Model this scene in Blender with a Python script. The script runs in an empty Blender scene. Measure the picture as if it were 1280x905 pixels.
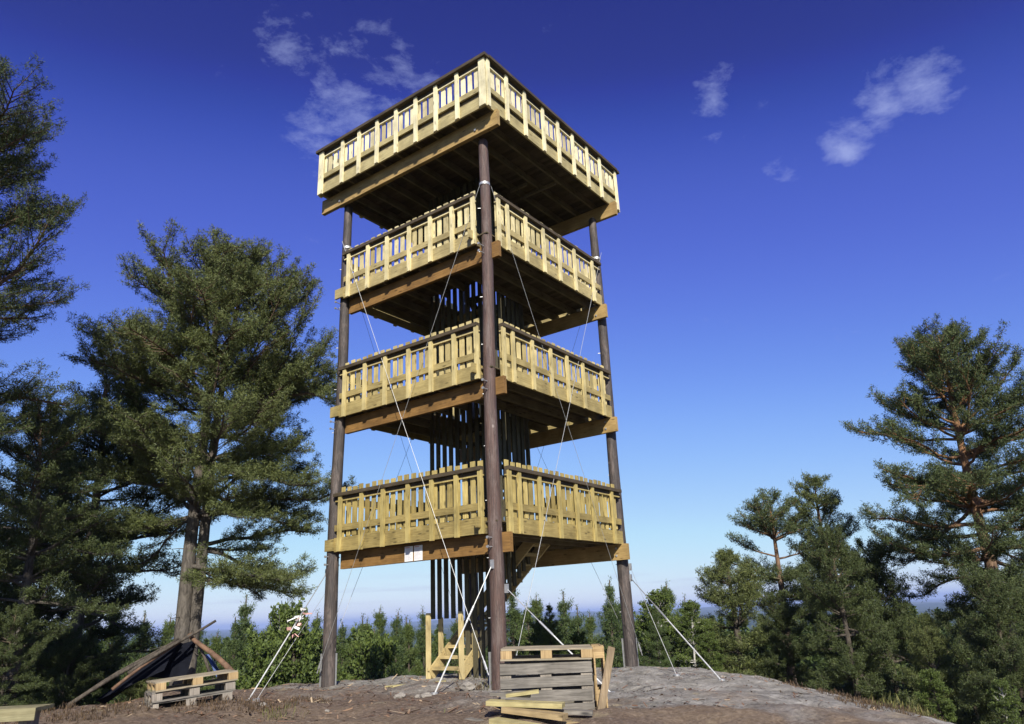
import bpy, math, random
import numpy as np
from mathutils import Vector, Matrix

# ---------------------------------------------------------------- camera
scn = bpy.context.scene
CZ = 1.22                      # camera height above the foot of the front pole
CAM = np.array([-11.207, -8.718, CZ])
PITCH, ROLL, AZ, FPX = 0.333, -0.044, 0.630, 916.3
fw = np.array([math.cos(AZ)*math.cos(PITCH), math.sin(AZ)*math.cos(PITCH), math.sin(PITCH)])
rt = np.cross(fw, [0, 0, 1.0]); rt /= np.linalg.norm(rt)
up = np.cross(rt, fw)
c_, s_ = math.cos(ROLL), math.sin(ROLL)
rt, up = c_*rt + s_*up, -s_*rt + c_*up
cd = bpy.data.cameras.new('camera'); cam = bpy.data.objects.new('camera', cd)
scn.collection.objects.link(cam)
cd.sensor_width = 36; cd.lens = FPX/1280*36; cd.clip_start = .1; cd.clip_end = 90000
cam.matrix_world = Matrix([[rt[i], up[i], -fw[i], CAM[i]] for i in range(3)] + [[0, 0, 0, 1]])
scn.camera = cam
HD = np.array([math.cos(AZ), math.sin(AZ)]); RD = np.array([math.sin(AZ), -math.cos(AZ)])

def pix_dir(px, py):
    return fw + rt*(px-640)/FPX - up*(py-452.5)/FPX

# ---------------------------------------------------------------- light
SUN = np.array([-1.0, -0.95, 0.90]); SUN /= np.linalg.norm(SUN)
sun_el = math.asin(SUN[2])
sl = bpy.data.lights.new('sun', 'SUN'); so = bpy.data.objects.new('sun', sl)
scn.collection.objects.link(so)
sl.energy = 5.0; sl.angle = math.radians(.53); sl.color = (1.0, .95, .85)
so.rotation_euler = Vector(SUN).to_track_quat('Z', 'Y').to_euler()
scn.view_settings.view_transform = 'Standard'; scn.view_settings.look = 'None'
scn.view_settings.exposure = 0.5; scn.view_settings.gamma = 1
scn.view_settings.use_curve_mapping = False
scn.cycles.volume_bounces = 0
scn.cycles.max_bounces = 5

world = bpy.data.worlds.new('World'); scn.world = world; world.use_nodes = True
nt = world.node_tree; N = nt.nodes; K = nt.links; N.clear()
def nd(tree, t, **kw):
    n = tree.nodes.new(t)
    for k, v in kw.items(): setattr(n, k, v)
    return n
out = nd(nt, 'ShaderNodeOutputWorld'); bg = nd(nt, 'ShaderNodeBackground')
sky = nd(nt, 'ShaderNodeTexSky', sky_type='NISHITA')
sky.sun_disc = False; sky.sun_elevation = sun_el
sky.sun_rotation = math.atan2(SUN[0], SUN[1])
sky.air_density = 1.0; sky.dust_density = .25; sky.ozone_density = 5.0; sky.altitude = 400
tint = nd(nt, 'ShaderNodeMix', data_type='RGBA', blend_type='MULTIPLY'); tint.inputs[0].default_value = 1
tint.inputs[7].default_value = (1.0, .80, 1.10, 1)
K.new(sky.outputs[0], tint.inputs[6])
SK = .0956
vs_ = nd(nt, 'ShaderNodeVectorMath', operation='SCALE'); vs_.inputs['Scale'].default_value = SK; K.new(tint.outputs[2], vs_.inputs[0])
cv = nd(nt, 'ShaderNodeRGBCurve'); K.new(vs_.outputs[0], cv.inputs['Color'])
for ch, pts in enumerate([[(.059,.030),(.065,.042),(.075,.067),(.092,.092),(.141,.158),(.207,.262),(.347,.445),(.468,.56)],
        [(.090,.046),(.099,.070),(.115,.112),(.141,.156),(.210,.292),(.298,.465),(.453,.69),(.536,.80)], [(.254,.27),(.274,.35),(.315,.51),(.377,.64),(.533,.83),(.691,.95),(.851,.985)]]):
    cu = cv.mapping.curves[ch]
    cu.points[0].location = (0, 0); cu.points[1].location = (1, 1)
    for p_ in pts: cu.points.new(*p_)
cv.mapping.update()
vo_ = nd(nt, 'ShaderNodeVectorMath', operation='SCALE'); vo_.inputs['Scale'].default_value = 1/SK/1.11; K.new(cv.outputs[0], vo_.inputs[0])
tc = nd(nt, 'ShaderNodeTexCoord')
def math_n(tree, op, a, b=None, clamp=False):
    n = nd(tree, 'ShaderNodeMath', operation=op); n.use_clamp = clamp
    for i, v in enumerate((a, b)):
        if v is None: continue
        if isinstance(v, (int, float)): n.inputs[i].default_value = v
        else: tree.links.new(v, n.inputs[i])
    return n.outputs[0]
nz = nd(nt, 'ShaderNodeTexNoise'); nz.inputs['Scale'].default_value = 13; nz.inputs['Detail'].default_value = 9
nz.inputs['Roughness'].default_value = .66; nz.inputs['Distortion'].default_value = .15
mpc = nd(nt, 'ShaderNodeMapping'); mpc.inputs['Rotation'].default_value = (.5, .6, .3); mpc.inputs['Scale'].default_value = (1, 1, 1.9)
K.new(tc.outputs['Generated'], mpc.inputs[0]); K.new(mpc.outputs[0], nz.inputs['Vector'])
cl = None
CLOUDS = [(440,135,120,.80),(375,70,90,.60),(500,80,85,.56),(410,190,75,.66),(892,118,40,.8),(1150,102,48,1.0),(1105,125,42,.9),(1065,160,36,.55),
          (1055,190,34,.9),(985,220,34,.66),(920,130,60,.2)]
for (x, y, rad, amp) in CLOUDS:
    d = pix_dir(x, y); d = d/np.linalg.norm(d)
    ds = nd(nt, 'ShaderNodeVectorMath', operation='DISTANCE'); ds.inputs[1].default_value = tuple(d)
    K.new(tc.outputs['Generated'], ds.inputs[0])
    m = math_n(nt, 'MULTIPLY', math_n(nt, 'SUBTRACT', 1.0, math_n(nt, 'DIVIDE', ds.outputs['Value'], rad/FPX*1.25*.85), True), amp)
    cl = m if cl is None else math_n(nt, 'MAXIMUM', cl, m)
n2 = math_n(nt, 'MULTIPLY', math_n(nt, 'SUBTRACT', nz.outputs['Fac'], .5), 3.2)
cl = math_n(nt, 'MULTIPLY', math_n(nt, 'SUBTRACT', math_n(nt, 'ADD', n2, math_n(nt, 'MULTIPLY', cl, 1.35)), .50), 1.0, True)
# thin low streaks of cloud above the horizon
sp = nd(nt, 'ShaderNodeSeparateXYZ'); K.new(tc.outputs['Generated'], sp.inputs[0])
mp = nd(nt, 'ShaderNodeMapping'); mp.inputs['Scale'].default_value = (5, 5, 75)
K.new(tc.outputs['Generated'], mp.inputs[0])
nz2 = nd(nt, 'ShaderNodeTexNoise'); nz2.inputs['Scale'].default_value = 1.3; nz2.inputs['Detail'].default_value = 6
K.new(mp.outputs[0], nz2.inputs['Vector'])
band = math_n(nt, 'SUBTRACT', 1.0, math_n(nt, 'MULTIPLY', math_n(nt, 'ABSOLUTE', math_n(nt, 'SUBTRACT', sp.outputs[2], .035)), 32), True)
low = math_n(nt, 'MULTIPLY', band, math_n(nt, 'MULTIPLY', math_n(nt, 'SUBTRACT', nz2.outputs['Fac'], .54), 5, True), True)
low = math_n(nt, 'MULTIPLY', low, .4)
cm = nd(nt, 'ShaderNodeMix', data_type='RGBA'); cm.inputs[7].default_value = (4.2, 4.9, 8.2, 1)
K.new(math_n(nt, 'MULTIPLY', cl, .62), cm.inputs[0]); K.new(vo_.outputs[0], cm.inputs[6])
cm2 = nd(nt, 'ShaderNodeMix', data_type='RGBA'); cm2.inputs[7].default_value = (4.6, 5.0, 7.0, 1)
K.new(low, cm2.inputs[0]); K.new(cm.outputs[2], cm2.inputs[6])
K.new(cm2.outputs[2], bg.inputs[0]); bg.inputs[1].default_value = .075
K.new(bg.outputs[0], out.inputs[0])

# ---------------------------------------------------------------- helpers
COL = scn.collection
def link(o, parent=None):
    COL.objects.link(o)
    if parent is not None: o.parent = parent
    return o
def tag(o, label=None, cat=None, group=None, kind=None):
    if label: o['label'] = label
    if cat: o['category'] = cat
    if group: o['group'] = group
    if kind: o['kind'] = kind
    return o
def empty(name, loc, label=None, cat=None, group=None, rz=0):
    o = bpy.data.objects.new(name, None); link(o); o.location = tuple(loc); o.rotation_euler = (0, 0, rz)
    o.empty_display_size = .2
    return tag(o, label, cat, group)
def children(o): return list(o.children)
def copy_tree(o, parent=None):
    c = o.copy(); COL.objects.link(c); c.parent = parent
    for ch in children(o): copy_tree(ch, c)
    return c

class MB:
    def __init__(s, off=(0, 0, 0)): s.v = []; s.f = []; s.n = 0; s.off = np.array(off, float)
    def add(s, v, f):
        v = np.asarray(v, float) - s.off
        s.v.append(v); s.f += [tuple(i+s.n for i in q) for q in f]; s.n += len(v)
    def box(s, a, b):
        a, b2 = np.minimum(a, b), np.maximum(a, b)
        x0, y0, z0 = a; x1, y1, z1 = b2
        s.add([(x0,y0,z0),(x1,y0,z0),(x1,y1,z0),(x0,y1,z0),(x0,y0,z1),(x1,y0,z1),(x1,y1,z1),(x0,y1,z1)],
              [(0,3,2,1),(4,5,6,7),(0,1,5,4),(1,2,6,5),(2,3,7,6),(3,0,4,7)])
    def bar(s, p0, p1, w, h, upv=(0, 0, 1), skew=None):
        p0 = np.array(p0, float); p1 = np.array(p1, float); d = p1-p0; d /= np.linalg.norm(d)
        upv = np.array(upv, float)
        if abs(d @ upv) > .98: upv = np.array([1.0, 0, 0])
        sd = np.cross(d, upv); sd /= np.linalg.norm(sd); u = np.cross(sd, d)
        vs = []
        for q in (p0, p1):
            for a, b in ((-1, -1), (1, -1), (1, 1), (-1, 1)): vs.append(q + sd*a*w/2 + u*b*h/2)
        s.add(vs, [(0,1,2,3),(7,6,5,4),(0,4,5,1),(1,5,6,2),(2,6,7,3),(3,7,4,0)])
    def tube(s, pts, rad, n=8, caps=True):
        pts = np.asarray(pts, float); m = len(pts)
        rad = np.full(m, rad) if np.isscalar(rad) else np.asarray(rad)
        t = np.gradient(pts, axis=0); t /= np.linalg.norm(t, axis=1)[:, None]+1e-9
        ref = np.array([0, 0, 1.0]) if abs(t[0][2]) < .9 else np.array([1.0, 0, 0])
        a = np.cross(t, ref); a /= np.linalg.norm(a, axis=1)[:, None]+1e-9
        b = np.cross(t, a); an = np.arange(n)*2*math.pi/n
        vs = (pts[:, None] + rad[:, None, None]*(np.cos(an)[None, :, None]*a[:, None] + np.sin(an)[None, :, None]*b[:, None])).reshape(-1, 3)
        fs = []
        for i in range(m-1):
            for k in range(n):
                k2 = (k+1) % n
                fs.append((i*n+k, (i+1)*n+k, (i+1)*n+k2, i*n+k2))
        if caps: fs += [tuple(range(n)), tuple((m-1)*n+k for k in reversed(range(n)))]
        s.add(vs, fs)
    def build(s, name, mat, parent=None, loc=None, smooth=False, label=None):
        me = bpy.data.meshes.new(name)
        v = np.concatenate(s.v) if s.v else np.zeros((0, 3))
        if loc is not None: v = v - np.array(loc)
        me.from_pydata(v.tolist(), [], s.f); me.materials.append(mat)
        if smooth: me.shade_smooth()
        me.update()
        o = bpy.data.objects.new(name, me); link(o, parent)
        if loc is not None: o.location = tuple(loc)
        if label: o['label'] = label
        return o

def mesh_np(name, V, F, mat, smooth=False):
    """V (n,3), F (m,k) all the same k"""
    me = bpy.data.meshes.new(name); k = F.shape[1]
    me.vertices.add(len(V)); me.vertices.foreach_set('co', V.astype(np.float32).ravel())
    me.loops.add(F.size); me.loops.foreach_set('vertex_index', F.astype(np.int32).ravel())
    me.polygons.add(len(F)); me.polygons.foreach_set('loop_start', np.arange(len(F), dtype=np.int32)*k)
    me.polygons.foreach_set('loop_total', np.full(len(F), k, dtype=np.int32))
    if smooth: me.polygons.foreach_set('use_smooth', np.ones(len(F), dtype=bool))
    me.materials.append(mat); me.update(calc_edges=True)
    return me

# ---------------------------------------------------------------- materials
def new_mat(name):
    m = bpy.data.materials.new(name); m.use_nodes = True
    t = m.node_tree; b = t.nodes['Principled BSDF']
    return m, t, b
def ramp(t, fac, stops):
    r = nd(t, 'ShaderNodeValToRGB'); el = r.color_ramp.elements
    el[0].position = stops[0][0]; el[0].color = (*stops[0][1], 1)
    el[1].position = stops[-1][0]; el[1].color = (*stops[-1][1], 1)
    for p, c in stops[1:-1]:
        e = el.new(p); e.color = (*c, 1)
    t.links.new(fac, r.inputs[0]); return r.outputs[0]
def noise(t, vec, scale, detail=4, rough=.55, dist=0):
    n = nd(t, 'ShaderNodeTexNoise'); n.inputs['Scale'].default_value = scale; n.inputs['Detail'].default_value = detail
    n.inputs['Roughness'].default_value = rough; n.inputs['Distortion'].default_value = dist
    if vec is not None: t.links.new(vec, n.inputs['Vector'])
    return n.outputs['Fac']
def coords(t, scale=(1, 1, 1), kind='Object'):
    tc = nd(t, 'ShaderNodeTexCoord'); mp = nd(t, 'ShaderNodeMapping'); mp.inputs['Scale'].default_value = scale
    t.links.new(tc.outputs[kind], mp.inputs[0]); return mp.outputs[0]
def mix(t, fac, a, b, mode='MIX'):
    n = nd(t, 'ShaderNodeMix', data_type='RGBA', blend_type=mode)
    for i, v in ((0, fac), (6, a), (7, b)):
        if isinstance(v, (int, float)): n.inputs[i].default_value = v
        elif isinstance(v, tuple): n.inputs[i].default_value = (*v, 1)
        else: t.links.new(v, n.inputs[i])
    return n.outputs[2]
def bump(t, b, h, dist, strength=1):
    n = nd(t, 'ShaderNodeBump'); n.inputs['Distance'].default_value = dist; n.inputs['Strength'].default_value = strength
    t.links.new(h, n.inputs['Height']); t.links.new(n.outputs[0], b.inputs['Normal'])

def wood(name, light, dark, axis='z', knots=True, var=.38, rough=.75, stain=.8):
    m, t, b = new_mat(name)
    sc = {'x': (1.0, 16, 16), 'y': (16, 1.0, 16), 'z': (16, 16, 1.0)}[axis]
    isl = nd(t, 'ShaderNodeNewGeometry')
    tc = nd(t, 'ShaderNodeTexCoord'); ad = nd(t, 'ShaderNodeVectorMath', operation='ADD')
    t.links.new(tc.outputs['Object'], ad.inputs[0])
    mulv = math_n(t, 'MULTIPLY', isl.outputs['Random Per Island'], 37.0)
    cb = nd(t, 'ShaderNodeCombineXYZ')
    for i in range(3): t.links.new(mulv, cb.inputs[i])
    t.links.new(cb.outputs[0], ad.inputs[1])
    mp = nd(t, 'ShaderNodeMapping'); mp.inputs['Scale'].default_value = sc; t.links.new(ad.outputs[0], mp.inputs[0])
    g = noise(t, mp.outputs[0], 2.2, 6, .6, 1.2)
    col = ramp(t, g, [(.32, dark), (.62, light)])
    big = noise(t, ad.outputs[0], 2.5, 3)
    col = mix(t, stain, col, ramp(t, big, [(.3, tuple(x*.6 for x in (1, .97, .9))), (.66, (1.16, 1.13, 1.06))]), 'MULTIPLY')
    iv = ramp(t, isl.outputs['Random Per Island'], [(0, (1-var, 1-var*1.1, 1-var*1.3)), (.5, (1, 1, 1)), (1, (1+var*.5, 1+var*.45, 1+var*.4))])
    col = mix(t, 1.0, col, iv, 'MULTIPLY')
    if knots:
        mk = nd(t, 'ShaderNodeMapping')
        mk.inputs['Scale'].default_value = {'x': (2.6, 9, 9), 'y': (9, 2.6, 9), 'z': (9, 9, 2.6)}[axis]
        t.links.new(ad.outputs[0], mk.inputs[0])
        vo = nd(t, 'ShaderNodeTexVoronoi'); vo.inputs['Scale'].default_value = 1.0
        t.links.new(mk.outputs[0], vo.inputs['Vector'])
        kn = ramp(t, vo.outputs['Distance'], [(.07, (1, 1, 1)), (.20, (0, 0, 0))])
        col = mix(t, kn, col, tuple(x*.5 for x in dark))
    t.links.new(col, b.inputs['Base Color']); b.inputs['Roughness'].default_value = rough
    b.inputs['Specular IOR Level'].default_value = .3
    bump(t, b, g, .004, .6)
    return m

# treated timber gets greener and darker towards the ground
TONE = [((.46,.375,.15),(.29,.225,.08)), ((.57,.485,.245),(.39,.315,.14)), ((.70,.625,.375),(.51,.435,.235)), ((.80,.745,.51),(.61,.545,.345))]
WZ = [wood('treated_timber_upright_%d' % i, a, b, 'z') for i, (a, b) in enumerate(TONE)]
RTONE = [((.33,.26,.10),(.20,.15,.055)), ((.37,.30,.13),(.24,.185,.075)), ((.42,.35,.17),(.28,.22,.10)), ((.43,.37,.19),(.29,.24,.115))]
WY = [wood('treated_timber_along_left_%d' % i, a, b, 'y') for i, (a, b) in enumerate(RTONE)]
WX = [wood('treated_timber_along_right_%d' % i, a, b, 'x') for i, (a, b) in enumerate(RTONE)]
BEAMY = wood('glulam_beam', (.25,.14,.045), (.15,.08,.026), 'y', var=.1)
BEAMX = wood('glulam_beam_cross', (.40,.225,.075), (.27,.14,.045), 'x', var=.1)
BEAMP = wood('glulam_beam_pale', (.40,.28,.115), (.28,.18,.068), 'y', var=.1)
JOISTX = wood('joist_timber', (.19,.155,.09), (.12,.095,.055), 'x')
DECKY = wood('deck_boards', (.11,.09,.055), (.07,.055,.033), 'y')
CAPM = wood('weathered_cap_and_rail_shade', (.085,.066,.042), (.05,.038,.024), 'y')  # weathered cap wood; also paints the shaded band on the top rail
CAPMX = wood('weathered_cap_and_rail_shade_cross', (.085,.066,.042), (.05,.038,.024), 'x')
SLAT = wood('shaded_stair_slats', (.095,.085,.052), (.055,.05,.032), 'z')  # light wood darkened: shade of the stair core put into the colour
SLATY = wood('stair_timber_shaded', (.10,.085,.05), (.06,.05,.03), 'y')  # dark copy of the stair timber, with the shade in its colour
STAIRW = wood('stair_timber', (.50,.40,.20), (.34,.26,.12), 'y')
STAIRZ = wood('stair_timber_upright', (.58,.48,.25), (.42,.33,.16), 'z')
GREYX = wood('pallet_grey_boards', (.215,.20,.18), (.10,.092,.082), 'x', var=.35, stain=1.0)
GREYZ = wood('pallet_grey_upright', (.28,.25,.215), (.16,.14,.12), 'z', var=.3)
YELLOW = wood('pallet_yellow_wood', (.36,.275,.15), (.23,.165,.08), 'x', var=.25)
YELLOWZ = wood('pallet_yellow_wood_upright', (.40,.29,.15), (.25,.17,.085), 'z', var=.25)
PALETOP = wood('pallet_top_boards', (.33,.285,.21), (.20,.17,.12), 'x', var=.25, stain=.9)
PLANKG = wood('green_planks', (.44,.39,.20), (.29,.245,.11), 'x', var=.25, stain=.9)

BENCHW = wood('bench_planks', (.26,.24,.14), (.17,.15,.08), 'x', var=.2)
def pole_mat(name, a, b):
    m, t, bs = new_mat(name)
    v = coords(t, (11, 11, .7)); g = noise(t, v, 3, 9, .7, .5)
    v2 = coords(t, (1, 1, 1)); g2 = noise(t, v2, 1.1, 4)
    c = mix(t, g2, ramp(t, g, [(.35, b), (.65, a)]), ramp(t, g, [(.35, tuple(x*.7 for x in b)), (.65, tuple(x*1.15 for x in a))]))
    v3 = coords(t, (3, 3, 1.6)); vo = nd(t, 'ShaderNodeTexVoronoi'); vo.inputs['Scale'].default_value = 1.2
    t.links.new(v3, vo.inputs['Vector'])
    c = mix(t, math_n(t, 'MULTIPLY', math_n(t, 'SUBTRACT', noise(t, coords(t, (4, 4, .9)), 1.6, 10, .78, .4), .49), 4.5, True), c, (.175, .135, .115))
    c = mix(t, ramp(t, vo.outputs['Distance'], [(.03, (1, 1, 1)), (.10, (0, 0, 0))]), c, (.30, .25, .22))
    t.links.new(c, bs.inputs['Base Color']); bs.inputs['Roughness'].default_value = .62
    bump(t, bs, g, .025, 1.0); return m
POLE_F = pole_mat('creosoted_pole_reddish', (.115,.066,.050), (.048,.030,.025))
POLE_D = pole_mat('creosoted_pole_dark', (.070,.054,.046), (.026,.021,.019))

def metal(name, c, rough=.4):
    m, t, b = new_mat(name); b.inputs['Metallic'].default_value = .6
    g = noise(t, coords(t, (6, 6, 6)), 4, 4)
    t.links.new(ramp(t, g, [(.3, tuple(x*.75 for x in c)), (.7, c)]), b.inputs['Base Color'])
    b.inputs['Roughness'].default_value = rough; return m
WIRE = metal('galvanised_wire', (.52,.52,.50), .5)
WIRED = metal('dull_steel_wire', (.30,.30,.31), .5)
GALV = metal('galvanised_fittings', (.50,.50,.49), .5)
def plain(name, c, rough=.8, var=.25, sc=8):
    m, t, b = new_mat(name)
    g = noise(t, coords(t, (1, 1, 1)), sc, 5)
    t.links.new(ramp(t, g, [(.3, tuple(x*(1-var) for x in c)), (.7, tuple(x*(1+var*.5) for x in c))]), b.inputs['Base Color'])
    b.inputs['Roughness'].default_value = rough; return m
WHITE = plain('worn_white_paint', (.56,.56,.54), .6, .3, 14)
PAPER = plain('paper', (.80,.79,.77), .6, .04)
INK = plain('faint_print', (.50,.46,.50), .7, .1)
INKR = plain('faint_red_print', (.62,.32,.28), .7, .1)
RIBR = plain('red_tape', (.75,.42,.36), .5, .1)
TARP = plain('black_tarpaulin', (.008,.009,.014), .9, .3); TARP.node_tree.nodes['Principled BSDF'].inputs['Specular IOR Level'].default_value = .08
BLUE = plain('blue_cloth', (.055,.09,.22), .7, .2)

def bark(name, lo, hi, zmix):
    """grey-brown low down turning orange up the stem"""
    m, t, b = new_mat(name)
    v = coords(t, (7, 7, 2.2)); g = noise(t, v, 2.2, 8, .65, .8)
    tc = nd(t, 'ShaderNodeTexCoord'); s = nd(t, 'ShaderNodeSeparateXYZ'); t.links.new(tc.outputs['Object'], s.inputs[0])
    f = math_n(t, 'MULTIPLY', math_n(t, 'SUBTRACT', s.outputs[2], zmix), .35, True)
    a = ramp(t, g, [(.36, tuple(x*.4 for x in lo)), (.62, lo)])
    c = ramp(t, g, [(.36, tuple(x*.5 for x in hi)), (.62, hi)])
    t.links.new(mix(t, f, a, c), b.inputs['Base Color']); b.inputs['Roughness'].default_value = .9
    b.inputs['Specular IOR Level'].default_value = .15
    bump(t, b, g, .03, 1); return m
BARK = bark('pine_bark', (.135,.118,.10), (.15,.10,.066), 5.0)
BARKO = bark('orange_pine_bark', (.17,.13,.10), (.30,.165,.085), 4.2)
BARKD = bark('grey_bark', (.105,.088,.07), (.16,.12,.08), 3)
BARKR = plain('reddish_log_bark', (.15,.085,.05), .85, .5, 9)
BIRCH = plain('birch_bark', (.42,.40,.36), .8, .5, 9)
DEADW = plain('dead_branch', (.34,.30,.25), .85, .3)

def leaf(name, c0, c1, trans=.12, rough=.55):
    m, t, b = new_mat(name)
    gi = nd(t, 'ShaderNodeNewGeometry')
    g = noise(t, coords(t, (1, 1, 1)), 1.3, 3)
    c = mix(t, g, c0, c1)
    c = mix(t, 1.0, c, ramp(t, gi.outputs['Random Per Island'], [(0, (.55, .6, .6)), (.6, (1, 1, 1)), (1, (1.35, 1.3, 1.05))]), 'MULTIPLY')
    t.links.new(c, b.inputs['Base Color']); b.inputs['Roughness'].default_value = rough
    b.inputs['Specular IOR Level'].default_value = .25
    tr = nd(t, 'ShaderNodeBsdfTranslucent'); t.links.new(c, tr.inputs[0])
    ms = nd(t, 'ShaderNodeMixShader'); ms.inputs[0].default_value = trans
    t.links.new(b.outputs[0], ms.inputs[1]); t.links.new(tr.outputs[0], ms.inputs[2])
    t.links.new(ms.outputs[0], t.nodes['Material Output'].inputs[0])
    return m
NEEDLE = leaf('pine_needles', (.070,.092,.030), (.140,.155,.055))
NEEDLED = leaf('dark_pine_needles', (.044,.062,.022), (.090,.108,.038))
NEEDLEB = leaf('bluish_pine_needles', (.054,.078,.030), (.112,.132,.050))
SPRUCE = leaf('spruce_needles', (.035,.055,.018), (.08,.10,.03))
YOUNG = leaf('young_conifer_needles', (.075,.115,.03), (.15,.185,.055), .3)
YOUNGD = leaf('young_spruce_needles', (.06,.10,.035), (.125,.16,.055), .3)
BIRCHL = leaf('birch_leaves', (.075,.11,.028), (.135,.175,.045), .25)
GRASS = leaf('grass_blades', (.10,.11,.035), (.20,.18,.07), .2)
HEATH = leaf('dry_heather', (.060,.042,.028), (.135,.088,.05), .1)

# ---------------------------------------------------------------- terrain
def terrain_z(x, y):
    dx = x-CAM[0]; dy = y-CAM[1]
    D = dx*HD[0]+dy*HD[1]; L = dx*RD[0]+dy*RD[1]
    z = np.zeros_like(D)
    drop = .036*np.clip(L-2.1, 0, 60)**2
    drop += .05*np.clip(-7.2-L, 0, 60)**2
    k = 1/(1+np.exp(-(L+6.4)*1.6))
    Dc = 12.9*(1-k) + 17.8*k
    drop += .05*np.clip(D-Dc, 0, 60)**2
    drop += .05*np.clip(10-D, 0, 6) + .03*np.clip(-D-2, 0, 60)
    z = -9*(1-np.exp(-drop/9))
    z += .13*np.exp(-((L+5.6)/2.6)**2-((D-12.2)/2.0)**2)
    r = np.hypot(D-8, L)
    near = np.clip(1-(r-22)/20, 0, 1)
    z += near*(.05*np.sin(x*.9+1.3)*np.sin(y*.8+.4) + .03*np.sin(x*2.1+y*1.4) + .018*np.sin(x*4.3-y*3.1+1) + .012*np.sin(x*9.1+y*7.3)*np.sin(y*8.7-x*3)
              + .006*np.sin(23*x+5*y)*np.sin(19*y-7*x))
    t = np.clip((r-40)/460, 0, 1); z -= 46*t*t*(3-2*t)
    ang = np.arctan2(L, D)
    h = np.clip((r-2500)/7000, 0, 1)
    hills = .55*(50+45*np.sin(ang*7+.6)+28*np.sin(ang*17+2)+16*np.sin(ang*39+r/900.)+22*np.sin(r/1300.+ang*4))
    z += h*hills
    z += np.clip((r-100)/300, 0, 1)*(5*np.sin(x/90.)*np.sin(y/110.)+3*np.sin(x/37.+y/51.))
    return z
def grow(lo, hi, step, far, ratio=1.09):
    a = list(np.arange(lo, hi, step)); s = step; v = a[-1]
    while v < far: s *= ratio; v += s; a.append(v)
    s = step; v = lo; b = []
    while v > -far: s *= ratio; v -= s; b.append(v)
    return np.array(b[::-1]+a)
Ls = grow(-11, 9, .085, 30000); Ds = grow(5, 21, .085, 30000)
gL, gD = np.meshgrid(Ls, Ds)
gx = CAM[0]+gD*HD[0]+gL*RD[0]; gy = CAM[1]+gD*HD[1]+gL*RD[1]
gz = terrain_z(gx, gy)
rng0 = np.random.default_rng(5)
nearm = (np.abs(gL+1) < 10) & (gD > 5) & (gD < 21)
rel = rng0.normal(0, 1, gz.shape); rel = (rel+np.roll(rel, 1, 0)+np.roll(rel, 1, 1)+np.roll(rel, -1, 1))/2
led = np.abs(np.sin(gx*1.7+gy*.6+.8*np.sin(gy*1.1)))*.035+np.abs(np.sin(gx*.7-gy*2.3+.9*np.sin(gx*1.7)))*.02
gz = gz + nearm*(rel*.006 + led-.03)
nL, nD = len(Ls), len(Ds)
idx = np.arange(nL*nD).reshape(nD, nL)
F = np.stack([idx[:-1, :-1], idx[:-1, 1:], idx[1:, 1:], idx[1:, :-1]], -1).reshape(-1, 4)
V = np.stack([gx, gy, gz], -1).reshape(-1, 3)
def ground_z(x, y): return float(terrain_z(np.array(float(x)), np.array(float(y))))
def at_DL(D, L): return np.array([CAM[0]+D*HD[0]+L*RD[0], CAM[1]+D*HD[1]+L*RD[1]])

gm, t, b = new_mat('rock_soil_and_forest_floor')
geo = nd(t, 'ShaderNodeNewGeometry')
pos = geo.outputs['Position']
def lin(vx, vy, off):      # linear function of position
    dp = nd(t, 'ShaderNodeVectorMath', operation='DOT_PRODUCT'); dp.inputs[1].default_value = (vx, vy, 0)
    t.links.new(pos, dp.inputs[0]); return math_n(t, 'ADD', dp.outputs['Value'], off)
Lf = lin(RD[0], RD[1], -(CAM[0]*RD[0]+CAM[1]*RD[1])); Df = lin(HD[0], HD[1], -(CAM[0]*HD[0]+CAM[1]*HD[1]))
n_big = noise(t, pos, .55, 6, .6, .6); n_mid = noise(t, pos, 2.6, 8, .65, .4); n_fine = noise(t, pos, 16, 8, .7); n_grit = noise(t, pos, 70, 4, .7)
rock = ramp(t, n_mid, [(.28, (.13,.12,.105)), (.45, (.25,.235,.205)), (.58, (.34,.32,.285)), (.72, (.42,.40,.36))])
rock = mix(t, .6, rock, ramp(t, n_fine, [(.3, (.45,.43,.40)), (.7, (1.35,1.33,1.28))]), 'MULTIPLY')
wp = nd(t, 'ShaderNodeVectorMath', operation='ADD'); nw = nd(t, 'ShaderNodeTexNoise'); nw.inputs['Scale'].default_value = 1.6; nw.inputs['Detail'].default_value = 5
t.links.new(pos, nw.inputs['Vector']); t.links.new(nw.outputs['Color'], wp.inputs[0]); t.links.new(pos, wp.inputs[1])
vc = nd(t, 'ShaderNodeTexVoronoi', feature='DISTANCE_TO_EDGE'); vc.inputs['Scale'].default_value = .8; t.links.new(wp.outputs[0], vc.inputs['Vector'])
crack = ramp(t, vc.outputs['Distance'], [(.0, (.7, .7, .7)), (.010, (0, 0, 0))])
rock = mix(t, crack, rock, (.05,.045,.038))
soil = ramp(t, n_fine, [(.3, (.065,.046,.034)), (.5, (.155,.112,.08)), (.72, (.29,.22,.165))])
sand = ramp(t, n_fine, [(.3, (.13,.09,.055)), (.7, (.29,.22,.15))])
litter = ramp(t, n_grit, [(.45, (.10,.065,.042)), (.6, (.22,.15,.095))])
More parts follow.
